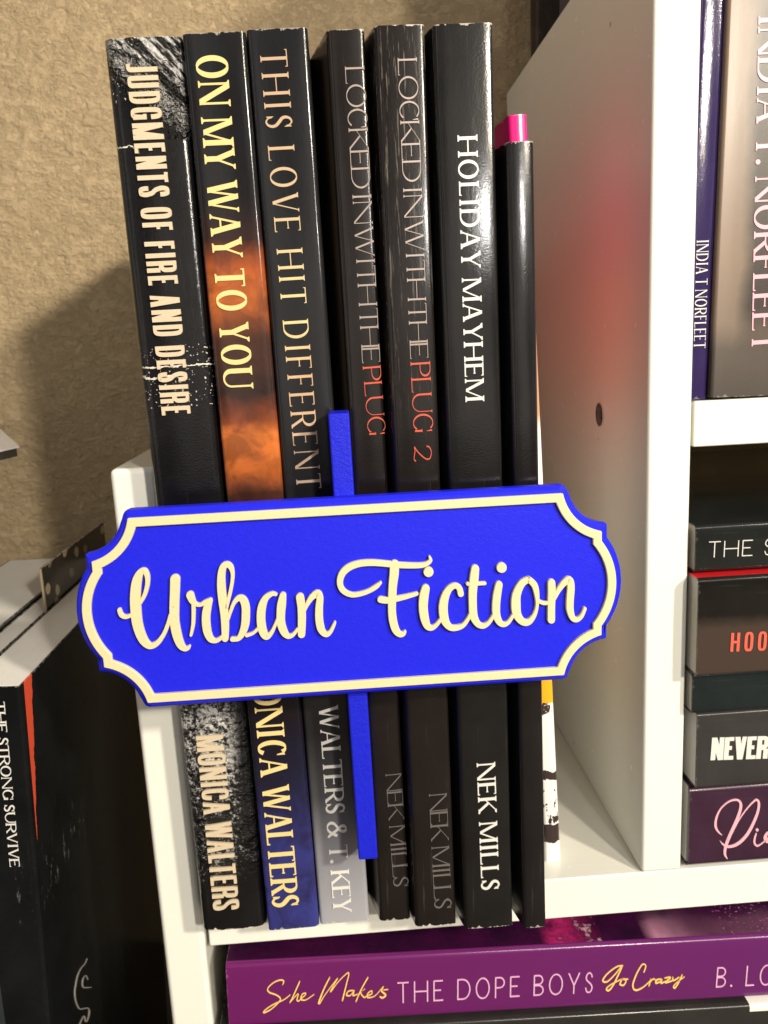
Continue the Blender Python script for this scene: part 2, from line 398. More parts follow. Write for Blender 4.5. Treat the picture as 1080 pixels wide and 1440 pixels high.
# ------------------------------------------------------------------ white bookshelf
ID = Matrix.Identity(4)
shelf = empty('bookshelf', Matrix.Translation((0.02, 0, -0.153)), 'white laminate bookshelf with scuffed front edges and a pin hole in its tall divider', 'bookshelf')
def part(name, x0, x1, y0, y1, z0, z1, mat=WHITE, bw=0.0008, parent=shelf):
    b = bmesh.new(); box(b, x0, x1, y0, y1, z0, z1); M = parent.matrix_world.inverted(); bmesh.ops.transform(b, matrix=M, verts=b.verts[:])
    o = obj(name, b, mat, parent); bevel(o, bw); return o
XL, XP0, XP1 = -0.2225*S, 0.3703*S, 0.4248*S
ZB = -0.0605*S
divider = part('divider_panel', XP0, XP1, 0, 0.812*S, 0.0002, 1.204*S, bw=0.0011)
lp = part('side_panel', -0.2780*S, XL, 0, 0.812*S, -0.153, 0.590*S, bw=0.0016)
part('side_panel', XP1 + 0.30, XP1 + 0.312, 0, 0.812*S, -0.153, 1.204*S)
part('shelf_board', XL + 0.0012, XP1 + 0.30, 0.0006, 0.80*S, ZB, 0.0, bw=0.0006)
part('shelf_board', XP1 + 0.0009, XP1 + 0.30, 0.0010, 0.80*S, 0.5773*S, 0.6336*S, bw=0.0006)
part('shelf_board', XL + 0.0006, XP1 + 0.30, 0.004, 0.80*S, -0.094, -0.081)
# shelf pin hole sleeve in the divider's left face
hp = at_x(845, 583, XP0)
g = NG('dark_metal'); METAL = g.done((0.045, 0.032, 0.026), 0.4, 0.5)
g = NG('nickel'); NICK = g.done((0.75, 0.72, 0.66), 0.25, 0.5, metal=1.0)
def ring(bm, c, ro, ri, x0, x1, n=32):
    for i in range(n):
        a, b = 2*math.pi*i/n, 2*math.pi*(i+1)/n
        v = [bm.verts.new((x, c[1] + r*math.cos(t), c[2] + r*math.sin(t))) for t in (a, b) for r in (ri, ro) for x in (x0, x1)]
        for f in ((0,1,3,2),(4,6,7,5),(0,4,5,1),(2,3,7,6)): bm.faces.new([v[k] for k in f])
    bmesh.ops.remove_doubles(bm, verts=bm.verts[:], dist=1e-7)
Ms = shelf.matrix_world.inverted()
def into(bm, M=Ms): bmesh.ops.transform(bm, matrix=M, verts=bm.verts[:]); return bm
bm = bmesh.new(); ring(bm, hp, 0.0037, 0.0030, XP0 - 0.0006, XP0 + 0.0001); obj('pin_sleeve', into(bm), NICK, divider).matrix_parent_inverse = Matrix.Identity(4)
bm = bmesh.new(); prism(bm, [(0.0031*math.cos(i*math.pi/14), 0.0031*math.sin(i*math.pi/14)) for i in range(28)], lambda u, v, d: Vector((XP0 + d, hp[1] + u, hp[2] + v)), 0.0002, -0.00005)
obj('pin_hole', into(bm), METAL, divider)
bm = bmesh.new(); ring(bm, hp - Vector((0, 0.0006, 0)), 0.0014, 0.0008, XP0 - 0.0002, XP0 + 0.0001, 20); obj('pin_socket', into(bm), NICK, divider)

# ------------------------------------------------------------------ books
def book_matrix(x, y, z, lean=0.0, flat=False):
    m = Matrix.Translation((x, y, z))
    if flat: m = m @ Matrix.Rotation(R(90), 4, 'Y')
    return m @ Matrix.Rotation(lean, 4, 'Y')
def book(name, mat4, T, H, W, cover, label, shear=0.0, rad=0.0011, bulge=0.00012, pages=PAPER, group=None, pinset=0.0004, flare=0.0):
    """a paperback: wrap-round cover with a rounded spine (local y = 0) and a page block; local z runs along the spine"""
    e = empty(name, mat4, label, 'book', group)
    prof = [(0, W)]
    for i in range(5): prof.append((0, rad + (W - rad) * (1 - (i + 1) / 5))) if i < 4 else None
    for i in range(7): a = R(180 + 90 * i / 6); prof.append((rad + rad*math.cos(a), rad + rad*math.sin(a)))
    for i in range(1, 8): u = i / 8; prof.append((rad + (T - 2*rad)*u, -bulge * 4*u*(1-u)))
    for i in range(7): a = R(270 + 90 * i / 6); prof.append((T - rad + rad*math.cos(a), rad + rad*math.sin(a)))
    for i in range(1, 6): prof.append((T, rad + (W - rad) * i / 5))
    th = 0.00035; n = len(prof); inn = []
    for i in range(n):
        a, b = prof[max(i-1, 0)], prof[min(i+1, n-1)]; dx, dy = b[0]-a[0], b[1]-a[1]; l = math.hypot(dx, dy)
        inn.append((prof[i][0] - dy/l*th, prof[i][1] + dx/l*th))
    sk = lambda x, y: x - shear * y - flare * max(0, y - 0.01) ** 1.3
    bm = bmesh.new(); zs = [0, H]
    vo = [[bm.verts.new((sk(x, y), y, z)) for x, y in prof] for z in zs]; vi = [[bm.verts.new((sk(x, y), y, z)) for x, y in inn] for z in zs]
    for i in range(n - 1):
        bm.faces.new([vo[0][i], vo[0][i+1], vo[1][i+1], vo[1][i]]); bm.faces.new([vi[0][i], vi[1][i], vi[1][i+1], vi[0][i+1]])
        for k in (0, 1): bm.faces.new([vo[k][i], vo[k][i+1], vi[k][i+1], vi[k][i]])
    for i in (0, n-1): bm.faces.new([vo[0][i], vo[1][i], vi[1][i], vi[0][i]])
    obj('cover', bm, cover, e, smooth=True)
    bm = bmesh.new(); q = th + 0.00005
    pr = [(q, rad*1.2), (T-q, rad*1.2), (T-q, W-0.0006), (q, W-0.0006)]
    a = [bm.verts.new((sk(x, y), y, pinset)) for x, y in pr]; b = [bm.verts.new((sk(x, y), y, H-pinset)) for x, y in pr]
    bm.faces.new(a); bm.faces.new(b)
    for i in range(4): bm.faces.new([a[i], a[(i+1) % 4], b[(i+1) % 4], b[i]])
    obj('page_block', bm, pages, e)
    return e
def stand(name, TL, TR, BR, BL, Y, W, cover_f, label, shear=0.0, z=0.0, group='paperbacks standing spine out behind the blue sign', Yb=None, **kw):
    a, b, c, d = at(*TL, Y), at(*TR, Y), at(*BR, Y), at(*BL, Y)
    T = 0.5 * ((b - a).x + (c - d).x); H = 0.5 * (a.z + b.z) - z
    lean = math.atan2(0.5 * (a.x + b.x - c.x - d.x), H)
    H /= math.cos(lean)
    zo = max(0.0, math.sin(lean) * T) if lean > 0 else 0.0
    m = book_matrix(0.5 * (c.x + d.x) - T / 2, (Y - 1) * S, z + zo, lean)
    e = book(name, m, T, H - zo, W, cover_f(H, T), label, shear, group=group, **kw); e['_T'] = T
    del e['_T']
    return e
def zfrac(py, px, Y, H): return at(px, py, Y).z / H

# --- one: black, cracked
def x_crack(g, col, X, Y, Z):
    H = 0.2285
    n1 = g.noise(260, 3, 0.6); n2 = g.noise(700, 4, 0.7); n3 = g.noise(90, 2)
    def line(z0, wob, wd, xa, xb):
        zz = g.math('ADD', Z, g.math('MULTIPLY', g.math('SUBTRACT', n1, 0.5), wob))
        m = g.math('LESS_THAN', g.math('ABSOLUTE', g.math('SUBTRACT', zz, z0)), g.math('MULTIPLY', g.math('SUBTRACT', n2, 0.30), wd))
        m = g.math('MULTIPLY', m, g.math('MULTIPLY', g.math('GREATER_THAN', X, xa), g.math('LESS_THAN', X, xb)))
        return m
    m = line(0.1530, 0.003, 0.0011, -0.001, 0.0092); m = g.math('MAXIMUM', m, line(0.1555, 0.0016, 0.0009, 0.0005, 0.03))
    m = g.math('MAXIMUM', m, line(0.2060, 0.004, 0.0008, -0.001, 0.0050))
    # flaked specks round the creases
    sp = g.math('GREATER_THAN', g.noise(1500, 2, 0.5), 0.66)
    band = g.math('LESS_THAN', g.math('ABSOLUTE', g.math('SUBTRACT', Z, 0.153)), 0.0075)
    band = g.math('MAXIMUM', band, g.math('MULTIPLY', g.math('GREATER_THAN', Z, 0.2155), g.math('LESS_THAN', X, 0.0075)))
    m = g.math('MAXIMUM', m, g.math('MULTIPLY', g.math('MULTIPLY', sp, band), 0.75))
    # glare on the crumpled film painted in white: head corner and author's name
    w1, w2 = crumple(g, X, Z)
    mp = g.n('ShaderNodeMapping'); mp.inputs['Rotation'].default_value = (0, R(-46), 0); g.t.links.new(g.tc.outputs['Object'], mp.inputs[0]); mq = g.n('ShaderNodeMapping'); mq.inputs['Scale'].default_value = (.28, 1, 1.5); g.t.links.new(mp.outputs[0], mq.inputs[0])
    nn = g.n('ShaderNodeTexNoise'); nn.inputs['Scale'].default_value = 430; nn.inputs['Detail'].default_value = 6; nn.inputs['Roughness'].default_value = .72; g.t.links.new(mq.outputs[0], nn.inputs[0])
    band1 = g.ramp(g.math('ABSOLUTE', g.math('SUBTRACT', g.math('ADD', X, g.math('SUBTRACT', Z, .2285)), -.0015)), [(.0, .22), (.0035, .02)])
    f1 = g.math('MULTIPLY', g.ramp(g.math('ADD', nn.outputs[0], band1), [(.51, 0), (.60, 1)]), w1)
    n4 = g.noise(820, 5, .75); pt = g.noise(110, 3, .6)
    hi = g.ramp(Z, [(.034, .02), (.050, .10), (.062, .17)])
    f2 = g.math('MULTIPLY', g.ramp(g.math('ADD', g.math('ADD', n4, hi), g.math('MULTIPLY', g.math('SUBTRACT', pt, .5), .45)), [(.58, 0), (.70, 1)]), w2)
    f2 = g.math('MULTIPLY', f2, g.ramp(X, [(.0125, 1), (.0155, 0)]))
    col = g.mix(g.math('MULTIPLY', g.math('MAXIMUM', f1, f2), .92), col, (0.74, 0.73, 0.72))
    return g.mix(m, col, (0.70, 0.66, 0.58))
def b_crack(g, nb, X, Y, Z):
    cr = g.noise(520, 5, 0.7, stretch=(1.0, 1, 0.7)); fo = g.noise(230, 3, 0.6, stretch=(.6, 1, 1.1), dist=.5)
    w1, w2 = crumple(g, X, Z)
    m = g.math('MAXIMUM', w1, w2)
    nb = g.bump(g.math('MULTIPLY', fo, m), 1.0, 0.0060, nb)
    return g.bump(g.math('MULTIPLY', cr, m), 1.0, 0.0020, nb)
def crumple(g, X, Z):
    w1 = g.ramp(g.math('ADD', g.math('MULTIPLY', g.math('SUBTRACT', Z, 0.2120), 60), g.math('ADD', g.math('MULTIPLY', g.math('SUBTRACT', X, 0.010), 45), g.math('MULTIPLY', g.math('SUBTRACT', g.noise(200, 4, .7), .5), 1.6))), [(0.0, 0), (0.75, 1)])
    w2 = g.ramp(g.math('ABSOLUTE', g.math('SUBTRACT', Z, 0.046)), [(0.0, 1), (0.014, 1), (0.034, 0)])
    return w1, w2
def r_crack(g, rr, X, Y, Z):
    w1, w2 = crumple(g, X, Z)
    return g.math('ADD', rr, g.math('MULTIPLY', g.math('MAXIMUM', w1, w2), .16))
x_crack.rough = r_crack
x_crack.bumps = b_crack
BLACK = (0.0045, 0.0042, 0.005)
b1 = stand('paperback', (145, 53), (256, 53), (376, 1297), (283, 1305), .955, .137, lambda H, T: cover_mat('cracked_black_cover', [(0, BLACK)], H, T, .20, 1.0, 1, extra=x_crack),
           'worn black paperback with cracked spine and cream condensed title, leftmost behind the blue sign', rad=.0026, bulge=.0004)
# --- two: fire artwork
def x_fire(g, col, X, Y, Z):
    n = g.noise(120, 5, 0.65, dist=0.8)
    return g.mix(g.ramp(n, [(0.35, 0.55), (0.60, 0.0)]), col, (0.012, 0.006, 0.006), 'MIX')
fire = [(0.0, (0.035, 0.04, 0.22)), (0.10, (0.030, 0.033, 0.17)), (0.20, (0.011, 0.012, 0.035)), (0.30, BLACK), (0.487, (0.012, 0.009, 0.010)), (0.535, (0.06, 0.022, 0.014)), (0.562, (0.42, 0.105, 0.022)),
        (0.605, (0.62, 0.17, 0.035)), (0.622, (0.22, 0.055, 0.02)), (0.650, (0.03, 0.016, 0.013)), (0.705, (0.06, 0.022, 0.014)), (0.745, (0.45, 0.115, 0.026)), (0.775, (0.40, 0.09, 0.02)), (0.805, (0.03, 0.012, 0.010)), (0.84, (0.009, 0.010, 0.012)), (1.0, (0.009, 0.011, 0.013))]
b2 = stand('paperback', (256, 47), (344, 45), (449, 1299), (377, 1309), .946, .137, lambda H, T: cover_mat('fire_art_cover', fire, H, T, .20, .3, .5, warp=.008, extra=x_fire),
           'black paperback with orange fire artwork mid spine, gold serif title and blue foot')
# --- three: black to grey foot
grey = [(0.0, (0.36, 0.36, 0.40)), (0.09, (0.22, 0.22, 0.25)), (0.17, (0.06, 0.06, 0.068)), (0.25, (0.016, 0.016, 0.018)), (1.0, (0.010, 0.010, 0.012))]
b3 = stand('paperback', (346, 39), (432, 42), (520, 1296), (450, 1301), .950, .137, lambda H, T: cover_mat('black_to_grey_cover', grey, H, T, .22, .3, .5, warp=.006, extra=lambda g, c, X, Y, Z: g.mix(g.math('MULTIPLY', g.math('GREATER_THAN', X, T - .0004), g.math('GREATER_THAN', Y, .006)), c, (.13, .095, .07))),  # back cover coloured brown to stand in for its lit edge
           'black paperback with thin copper serif title and spine fading to pale grey at the foot')
# --- four, five: dark brown pair
BRN = (0.0075, 0.0055, 0.005)
b4 = stand('paperback', (462, 42), (511, 41), (580, 1293), (533, 1296), .947, .135, lambda H, T: cover_mat('dark_brown_cover', [(0, BRN)], H, T, .26, .35, .6, streak=.8),
           'thinner dark brown paperback with faint title ending in red, right beside the blue stem', shear=.225)
def x_rub(g, col, X, Y, Z):
    n = g.noise(600, 5, 0.7, stretch=(2.2, 1, .12)); m = g.math('MULTIPLY', g.ramp(n, [(0.56, 0), (0.64, 1)]), g.ramp(Z, [(0.13, 0), (0.20, 1)]))
    return g.mix(g.math('MULTIPLY', m, 0.30), col, (0.42, 0.38, 0.33))
b5 = stand('paperback', (530, 35), (595, 35), (645, 1300), (583, 1303), .931, .135, lambda H, T: cover_mat('scuffed_brown_cover', [(0, BRN)], H, T, .26, .35, .9, streak=1., extra=x_rub),
           'thicker scuffed dark brown paperback with faint title ending in a red numeral', shear=.225)
b6 = stand('paperback', (612, 33), (692, 33), (724, 1299), (653, 1307), .920, .135, lambda H, T: cover_mat('charcoal_cover', [(0, (0.006, 0.0057, 0.0058))], H, T, .20, .4, .7, streak=.5),
           'charcoal paperback with bold white serif title and white author name, sixth from the left', shear=.225)
b7 = stand('paperback', (713, 200), (752, 198), (769, 1305), (737, 1304), .913, .120, lambda H, T: cover_mat('plain_charcoal_cover', [(0, (0.0065, 0.0055, 0.006))], H, T, .22, .4, .5, streak=.6),
           'short thin charcoal paperback with blank spine, in front of the pink book', shear=.20)
# --- eight: pink head, white foot
def x_pink(g, col, X, Y, Z):
    H = 0.2143
    n = g.noise(330, 4, 0.65, stretch=(1, 1, .55)); ba = g.math('MULTIPLY', g.math('GREATER_THAN', Z, 0.013), g.math('LESS_THAN', Z, 0.0275))
    ink_ = g.math('MULTIPLY', g.math('GREATER_THAN', n, 0.57), ba)
    z2 = g.math('ADD', Z, g.math('MULTIPLY', g.math('SUBTRACT', g.noise(420, 3), .5), .003))
    band = g.math('MAXIMUM', g.math('MULTIPLY', g.math('GREATER_THAN', z2, 0.0275), g.math('LESS_THAN', z2, 0.0305)), g.math('MULTIPLY', g.math('GREATER_THAN', z2, 0.0068), g.math('LESS_THAN', z2, 0.0128)))
    m = g.math('MAXIMUM', ink_, band)
    yel = g.math('MULTIPLY', g.math('GREATER_THAN', z2, 0.0520), g.math('LESS_THAN', z2, 0.066))
    col = g.mix(yel, col, (0.85, 0.42, 0.02))
    ln = g.math('MULTIPLY', g.math('GREATER_THAN', n, 0.5), g.math('MULTIPLY', g.math('GREATER_THAN', z2, 0.0490), g.math('LESS_THAN', z2, 0.0525)))
    col = g.mix(g.math('MAXIMUM', m, ln), col, (0.045, 0.03, 0.03))
    # big coral panel printed on the covers, not on the spine
    side = g.math('MULTIPLY', g.math('GREATER_THAN', Y, 0.004), g.math('MULTIPLY', g.math('GREATER_THAN', Z, 0.134), g.math('LESS_THAN', Z, 0.182)))
    return g.mix(side, col, (1.0, 0.20, 0.13))
pinkst = [(0.0, (0.85, 0.84, 0.82)), (0.62, (0.85, 0.83, 0.80)), (0.64, (0.55, 0.30, 0.18)), (0.84, (0.50, 0.30, 0.22)), (0.86, (0.80, 0.02, 0.22)), (1, (0.80, 0.02, 0.22))]
b8 = stand('paperback', (716, 162), (741, 161), (790, 1212), (767, 1213), 1.041, .138, lambda H, T: cover_mat('pink_and_white_cover', pinkst, H, T, .28, .25, .3, warp=.002, streak=.1, extra=x_pink),
           'thin paperback with hot pink head and black and white foot, pushed back beside the divider', shear=.13)

# --- lettering on the row
CREAM = ink('cream_ink', (0.64, 0.53, 0.38)); GOLD = ink('gold_foil_ink', (0.78, 0.62, 0.27), .3); WHITE_INK = ink('white_ink', (0.70, 0.69, 0.66), speck=.1)
lettering('title', b1, 'JUDGMENTS OF FIRE AND DESIRE', COND, (178, 91), (229, 585), (222, 96), .955, CREAM, track=.055, lift=.0009)
lettering('author_name', b1, 'MONICA WALTERS', COND, (276, 1033), (301, 1279), (314, 1031), .955, CREAM, track=.055, lift=.0009)
lettering('title', b2, 'ON MY WAY TO YOU', SERIF, (275, 76), (316, 548), (319, 77), .946, GOLD, lift=.0003)
lettering('author_name', b2, 'MONICA WALTERS', SERIF, (352, 928), (384, 1277), (391, 924), .946, GOLD, lift=.0003)
COPPER = ink_ramp('copper_foil', 2, [(.075, (.62, .58, .54)), (.115, (.60, .46, .36)), (.15, (.56, .36, .22)), (.165, (.74, .58, .28)), (.19, (.55, .42, .26)), (.225, (.50, .34, .23))], .3)
lettering('title', b3, 'THIS LOVE HIT DIFFERENT', SERIF_THIN, (365, 69), (418, 690), (403, 71), .950, COPPER, track=.10, lift=.0003)
lettering('author_name', b3, 'WALTERS & T. KEY', SERIF, (448, 992), (469, 1284), (475, 990), .950, WHITE_INK, lift=.0003)
FOIL = ink('worn_silver_foil', (0.40, 0.33, 0.30), .3, 0.3, .5); RED_INK = ink('red_ink', (0.62, 0.10, 0.06), .35)
DIM = ink('dim_foil', (0.20, 0.18, 0.17), .3, 0.3, .5)
lettering('title', b4, 'LOCKED~IN~WITH~THE', SERIF_HAIR, (485, 94), (509.5, 512), (512, 94), .947, FOIL, track=-.06, lift=.0003)
lettering('title_end', b4, 'PLUG', SERIF_HAIR, (510, 515), (518, 613), (535, 514), .947, RED_INK, track=-.03, lift=.0003)
lettering('author_name', b4, 'NEK MILLS', SERIF_HAIR, (542, 1088), (553.5, 1248), (564, 1087), .947, DIM, track=-.05, lift=.0003)
lettering('title', b5, 'LOCKED~IN~WITH~THE', SERIF_HAIR, (559, 82), (577, 506), (586, 83), .931, FOIL, track=-.06, lift=.0003)
lettering('title_end', b5, 'PLUG', SERIF_HAIR, (577, 509), (582, 609), (604.5, 508), .931, RED_INK, track=-.03, lift=.0003)
lettering('volume_number', b5, '2', SERIF_HAIR, (581.5, 626), (582.5, 650), (606, 625), .931, RED_INK, lift=.0003)
lettering('author_name', b5, 'NEK MILLS', SERIF_HAIR, (603, 1116), (611, 1279), (628, 1115), .931, DIM, track=-.05, lift=.0003)
lettering('title', b6, 'HOLIDAY MAYHEM', SERIF_BOLD, (643, 190), (654.5, 566), (671, 191), .920, WHITE_INK, lift=.0003)
lettering('author_name', b6, 'NEK MILLS', SERIF_BOLD, (670, 1072), (677, 1253), (696, 1071), .920, WHITE_INK, lift=.0003)

# ------------------------------------------------------------------ blue sign
YF = .88; ys = (YF - 1) * S; CX, CZ = 0.0003, 0.0990
sign = empty('sign', Matrix.Translation((CX, ys, CZ)), 'blue plastic sign with scalloped ends and raised cream script before the standing books', 'sign')
def blue_mat(name, base, grain):
    g = NG(name); n = g.noise(700, 4, 0.75); n2 = g.noise(3200, 2, 0.6)
    c = g.mix(g.math('MULTIPLY', g.ramp(n, [(.3, 0), (.7, 1)]), 0.42), base, tuple(x * .72 for x in base))
    nb = g.bump(n2, .35 * grain, .00012); nb = g.bump(n, .25 * grain, .0003, nb)
    return g.done(c, .45, .25, nb)
BLUE = blue_mat('blue_plastic', (0.012, 0.016, 0.74), 1.2); BLUE2 = blue_mat('blue_textured_plastic', (0.010, 0.016, 0.62), 2.6)
def cream_mat():
    g = NG('cream_plastic'); n = g.noise(2600, 3, .7); n2 = g.noise(700, 3, .6)
    vo = g.n('ShaderNodeTexVoronoi'); vo.inputs['Scale'].default_value = 230; g.t.links.new(g.tc.outputs['Object'], vo.inputs[0])
    pit = g.math('LESS_THAN', vo.outputs['Distance'], g.math('MULTIPLY', g.math('SUBTRACT', n2, .42), .35))
    c = g.mix(g.math('MULTIPLY', n, .35), (0.76, 0.645, 0.385), (0.62, 0.505, 0.275)); c = g.mix(g.math('MULTIPLY', pit, .6), c, (.28, .20, .10))
    return g.done(c, .5, .4, g.bump(n, .5, .00015))
CREAMP = cream_mat()
mm = 0.001
def quarter(d=0.0, hard=False):
    """one quarter of the scalloped outline, inset by d (mm)"""
    zt_, r1, r2, xe = 24.5 - d, 10.6 + d, 19.3 - d, 61.9 - d
    ax = 63.0 - math.sqrt(r1*r1 - (25.0 - zt_)**2)           # where the scoop meets the top edge
    ez = 25.0 - math.sqrt(r1*r1 - (63.0 - xe)**2)            # where it meets the ear
    bz = math.sqrt(r2*r2 - (xe - 46.2)**2)                   # where the bulge meets the ear
    if hard: q = [(0, zt_), (ax - 1.6, zt_), (ax - .8, zt_), (ax - .25, zt_ - .0), (ax, zt_ - .12)]
    else: q = [(0, zt_), (ax - 1.6, zt_), (ax - .7, zt_ - .3), (ax - .2, zt_ - 1.1), (ax + .12, zt_ - 2.0)]
    a0 = math.degrees(math.atan2(q[-1][1] - 25.0, q[-1][0] - 63.0)) % 360; a1 = math.degrees(math.atan2(ez - 25.0, xe - 63.0)) % 360
    for i in range(1, 14): a = R(a0 + (a1 - a0) * i / 14); q.append((63.0 + r1*math.cos(a), 25.0 + r1*math.sin(a)))
    q += [(xe - .05, ez), (xe, ez - .12), (xe, (ez + bz) / 2), (xe + .02, bz)]
    t = math.degrees(math.atan2(bz, xe - 46.2))
    for i in range(1, 14): a = R(t * (1 - i / 13)); q.append((46.2 + r2*math.cos(a), r2*math.sin(a)))
    return q
def full(d, hard=False):
    qd = quarter(d, hard)
    return qd + [(x, -z) for x, z in qd[-2::-1]] + [(-x, -z) for x, z in qd[1:]] + [(-x, z) for x, z in qd[-2:0:-1]]
outline = full(0)
bm = bmesh.new(); edge = 0.8
pf = lambda u, v, d: Vector((u*mm, d*mm, v*mm))
loops = [(full(edge), 0.0), (outline, edge), (outline, 3.6)]
vs = [[bm.verts.new(pf(u, v, d)) for u, v in L] for L, d in loops]; n = len(outline)
bm.faces.new(vs[0]); bm.faces.new(vs[-1][::-1])
for a, b in zip(vs, vs[1:]):
    for i in range(n): bm.faces.new([a[i], a[(i+1) % n], b[(i+1) % n], b[i]])
bmesh.ops.triangulate(bm, faces=[f for f in bm.faces if len(f.verts) > 4])
plaque = obj('plaque', bm, BLUE, sign)
bm = bmesh.new(); o_, i_, o2, i2 = full(1.7, True), full(3.8, True), full(1.85, True), full(3.65, True)
rings = [(o_, 0.05), (o_, -.85), (o2, -1.0), (i2, -1.0), (i_, -.85), (i_, 0.05)]
vs = [[bm.verts.new(pf(u, v, d)) for u, v in L] for L, d in rings]
for a, b in zip(vs, vs[1:] + vs[:1]):
    for i in range(n): bm.faces.new([a[i], a[(i+1) % n], b[(i+1) % n], b[i]])
obj('border', bm, CREAMP, sign)
A1 = [[(98,560,34),(115,600,36),(150,615,34),(195,600,32)],
      [(268,500,30),(300,440,34),(322,360,36),(322,290,40),(300,246,46),(265,262,58),(238,330,78),(226,440,84),(230,560,86),(245,680,82),(285,790,72),(340,846,52),(400,825,44),(450,760,36),(485,680,34),(510,600,36)],
      [(545,312,80),(542,420,78),(538,540,78),(540,650,76),(560,760,74),(588,835,62),(620,868,44),(648,864,34),(658,852,24)],
      [(665,440,64),(682,482,54),(706,510,36),(745,518,30),(785,498,40),(825,482,40)], [(692,510,34),(692,600,32),(688,680,30),(672,760,24)],
      [(822,492,46),(803,540,66),(792,620,68),(800,720,66),(825,785,54),(860,806,38),(895,795,34),(930,765,30)],
      [(945,788,54),(945,700,62),(940,600,66),(925,480,70),(915,380,70),(915,280,64),(930,215,58),(960,195,50),(990,215,44),(1005,270,32),(1000,340,30),(985,420,30),(965,500,30),(955,545,28)]]
A2 = [[(62,675,24),(85,600,30),(112,532,36),(150,492,50),(188,502,64),(210,560,70),(212,640,72),(205,720,70),(180,790,58),(150,830,44),(115,838,40),(98,838,40)],
      [(220,806,30),(270,788,28),(312,752,30)],
      [(465,458,30),(430,455,40),(380,490,56),(350,560,72),(340,650,74),(348,740,74),(370,800,64),(395,815,50),(430,780,36),(455,730,30),(480,670,28)],
      [(526,468,58),(515,540,76),(508,620,74),(510,700,72),(535,775,64),(570,812,44),(610,800,34),(650,752,28)],
      [(670,482,70),(682,560,70),(686,650,70),(685,730,68),(683,795,64)],
      [(705,600,30),(730,545,36),(770,482,52),(818,452,62),(838,490,60),(832,570,66),(832,660,68),(845,740,66),(870,785,52),(900,795,44),(930,770,34),(955,720,30),(965,697,24)]]
A3 = [[(405,325,24),(370,355,38),(310,390,36),(240,412,38),(180,415,40),(122,385,44),(97,330,48),(110,262,54),(160,210,56),(240,180,52),(340,172,50),(450,180,48),(520,188,48),(620,193,46),(710,192,42),(755,180,36),(785,155,30),(778,126,18)],
      [(512,186,72),(508,260,72),(498,350,66),(494,440,64),(492,530,62),(500,610,64),(520,680,60),(550,715,46),(578,712,38),(592,696,22)],
      [(405,452,50),(450,458,50),(520,448,44),(600,430,38),(680,408,30)],
      [(748,368,64),(735,430,72),(730,510,70),(740,590,68),(760,650,56),(790,668,42),(825,650,32),(862,605,28)],
      [(1015,408,48),(1002,362,46),(965,347,44),(920,380,54),(890,450,66),(882,530,70),(895,610,66),(930,660,50),(975,668,44),(1030,650,36),(1070,600,30),(1085,570,28)]]
A4 = [[(145,156,60),(138,220,66),(128,320,62),(128,420,60),(135,500,60),(165,555,48),(205,570,38),(245,545,30),(280,492,26)], [(92,265,28),(150,265,28),(215,262,26)],
      [(318,272,54),(305,340,60),(297,420,60),(300,490,58),(320,540,50),(350,560,38),(385,545,30),(420,495,26)],
      [(533,232,44),(482,265,54),(446,340,64),(440,420,70),(450,490,64),(490,540,52),(535,540,44),(575,490,32),(594,420,26),(592,345,38),(575,275,48),(533,232,44)],
      [(596,385,26),(640,405,28),(685,400,26)], [(698,257,56),(700,330,58),(697,420,56),(696,525,56)],
      [(718,372,28),(750,310,36),(790,257,46),(828,237,52),(838,290,56),(832,380,56),(832,450,54),(850,510,44),(880,525,36),(915,500,30),(940,445,26)]]
def sign_word(name, sets):
    M = sign.matrix_world.inverted(); bm = bmesh.new(); k = 0
    for strokes, org, sc, dots in sets:
        f = lambda a, b, d: M @ (at(org[0] + a/sc, org[1] + b/sc, YF - .0045) * 1 + Vector((0, .0045*S + d, 0)))
        for s in strokes:
            k += 1; pts = smooth(s, 7); z = -.0010 - .000012 * (k % 7)
            # one continuous ribbon: bevelled top, side walls
            n = len(pts); secs = []
            for i, p in enumerate(pts):
                a, b = pts[max(i-1, 0)], pts[min(i+1, n-1)]; dx, dy = b[0]-a[0], b[1]-a[1]; l = math.hypot(dx, dy) or 1; dx /= l; dy /= l
                w = p[2] / 2; wi = w - min(4.0, w*.3)
                secs.append([bm.verts.new(f(p[0] - dy*q_, p[1] + dx*q_, d)) for q_, d in ((w, .00005), (w, z + .0002), (wi, z), (-wi, z), (-w, z + .0002), (-w, .00005))])
            for a, b in zip(secs, secs[1:]):
                for i in range(5): bm.faces.new([a[i], a[i+1], b[i+1], b[i]])
            for p in (pts[0], pts[-1]):
                w = p[2] / 2; wi = w - min(4.0, w*.3); cs = []
                for r, d in ((w, .00005), (w, z + .0002 + .000003), (wi, z + .000003)): cs.append([bm.verts.new(f(p[0] + r*math.cos(i*math.pi/10), p[1] + r*math.sin(i*math.pi/10), d)) for i in range(20)])
                for a, b in zip(cs, cs[1:]):
                    for i in range(20): bm.faces.new([a[i], a[(i+1) % 20], b[(i+1) % 20], b[i]])
                bm.faces.new(cs[-1])
        for x, y, r in dots:
            cs = []
            for rr, d in ((r, .00005), (r, -.0008), (r - 4, -.0010)): cs.append([bm.verts.new(f(x + rr*math.cos(i*math.pi/12), y + rr*math.sin(i*math.pi/12), d)) for i in range(24)])
            for a, b in zip(cs, cs[1:]):
                for i in range(24): bm.faces.new([a[i], a[(i+1) % 24], b[(i+1) % 24], b[i]])
            bm.faces.new(cs[-1])
    return obj(name, bm, CREAMP, sign)
sign_word('script_word', [(A1, (150, 760), 5.684, ()), (A2, (310, 760), 6.0, ())])
sign_word('script_word', [(A3, (460, 760), 5.4, [(770, 242, 39)]), (A4, (640, 770), 5.143, [(337, 148, 38)])])
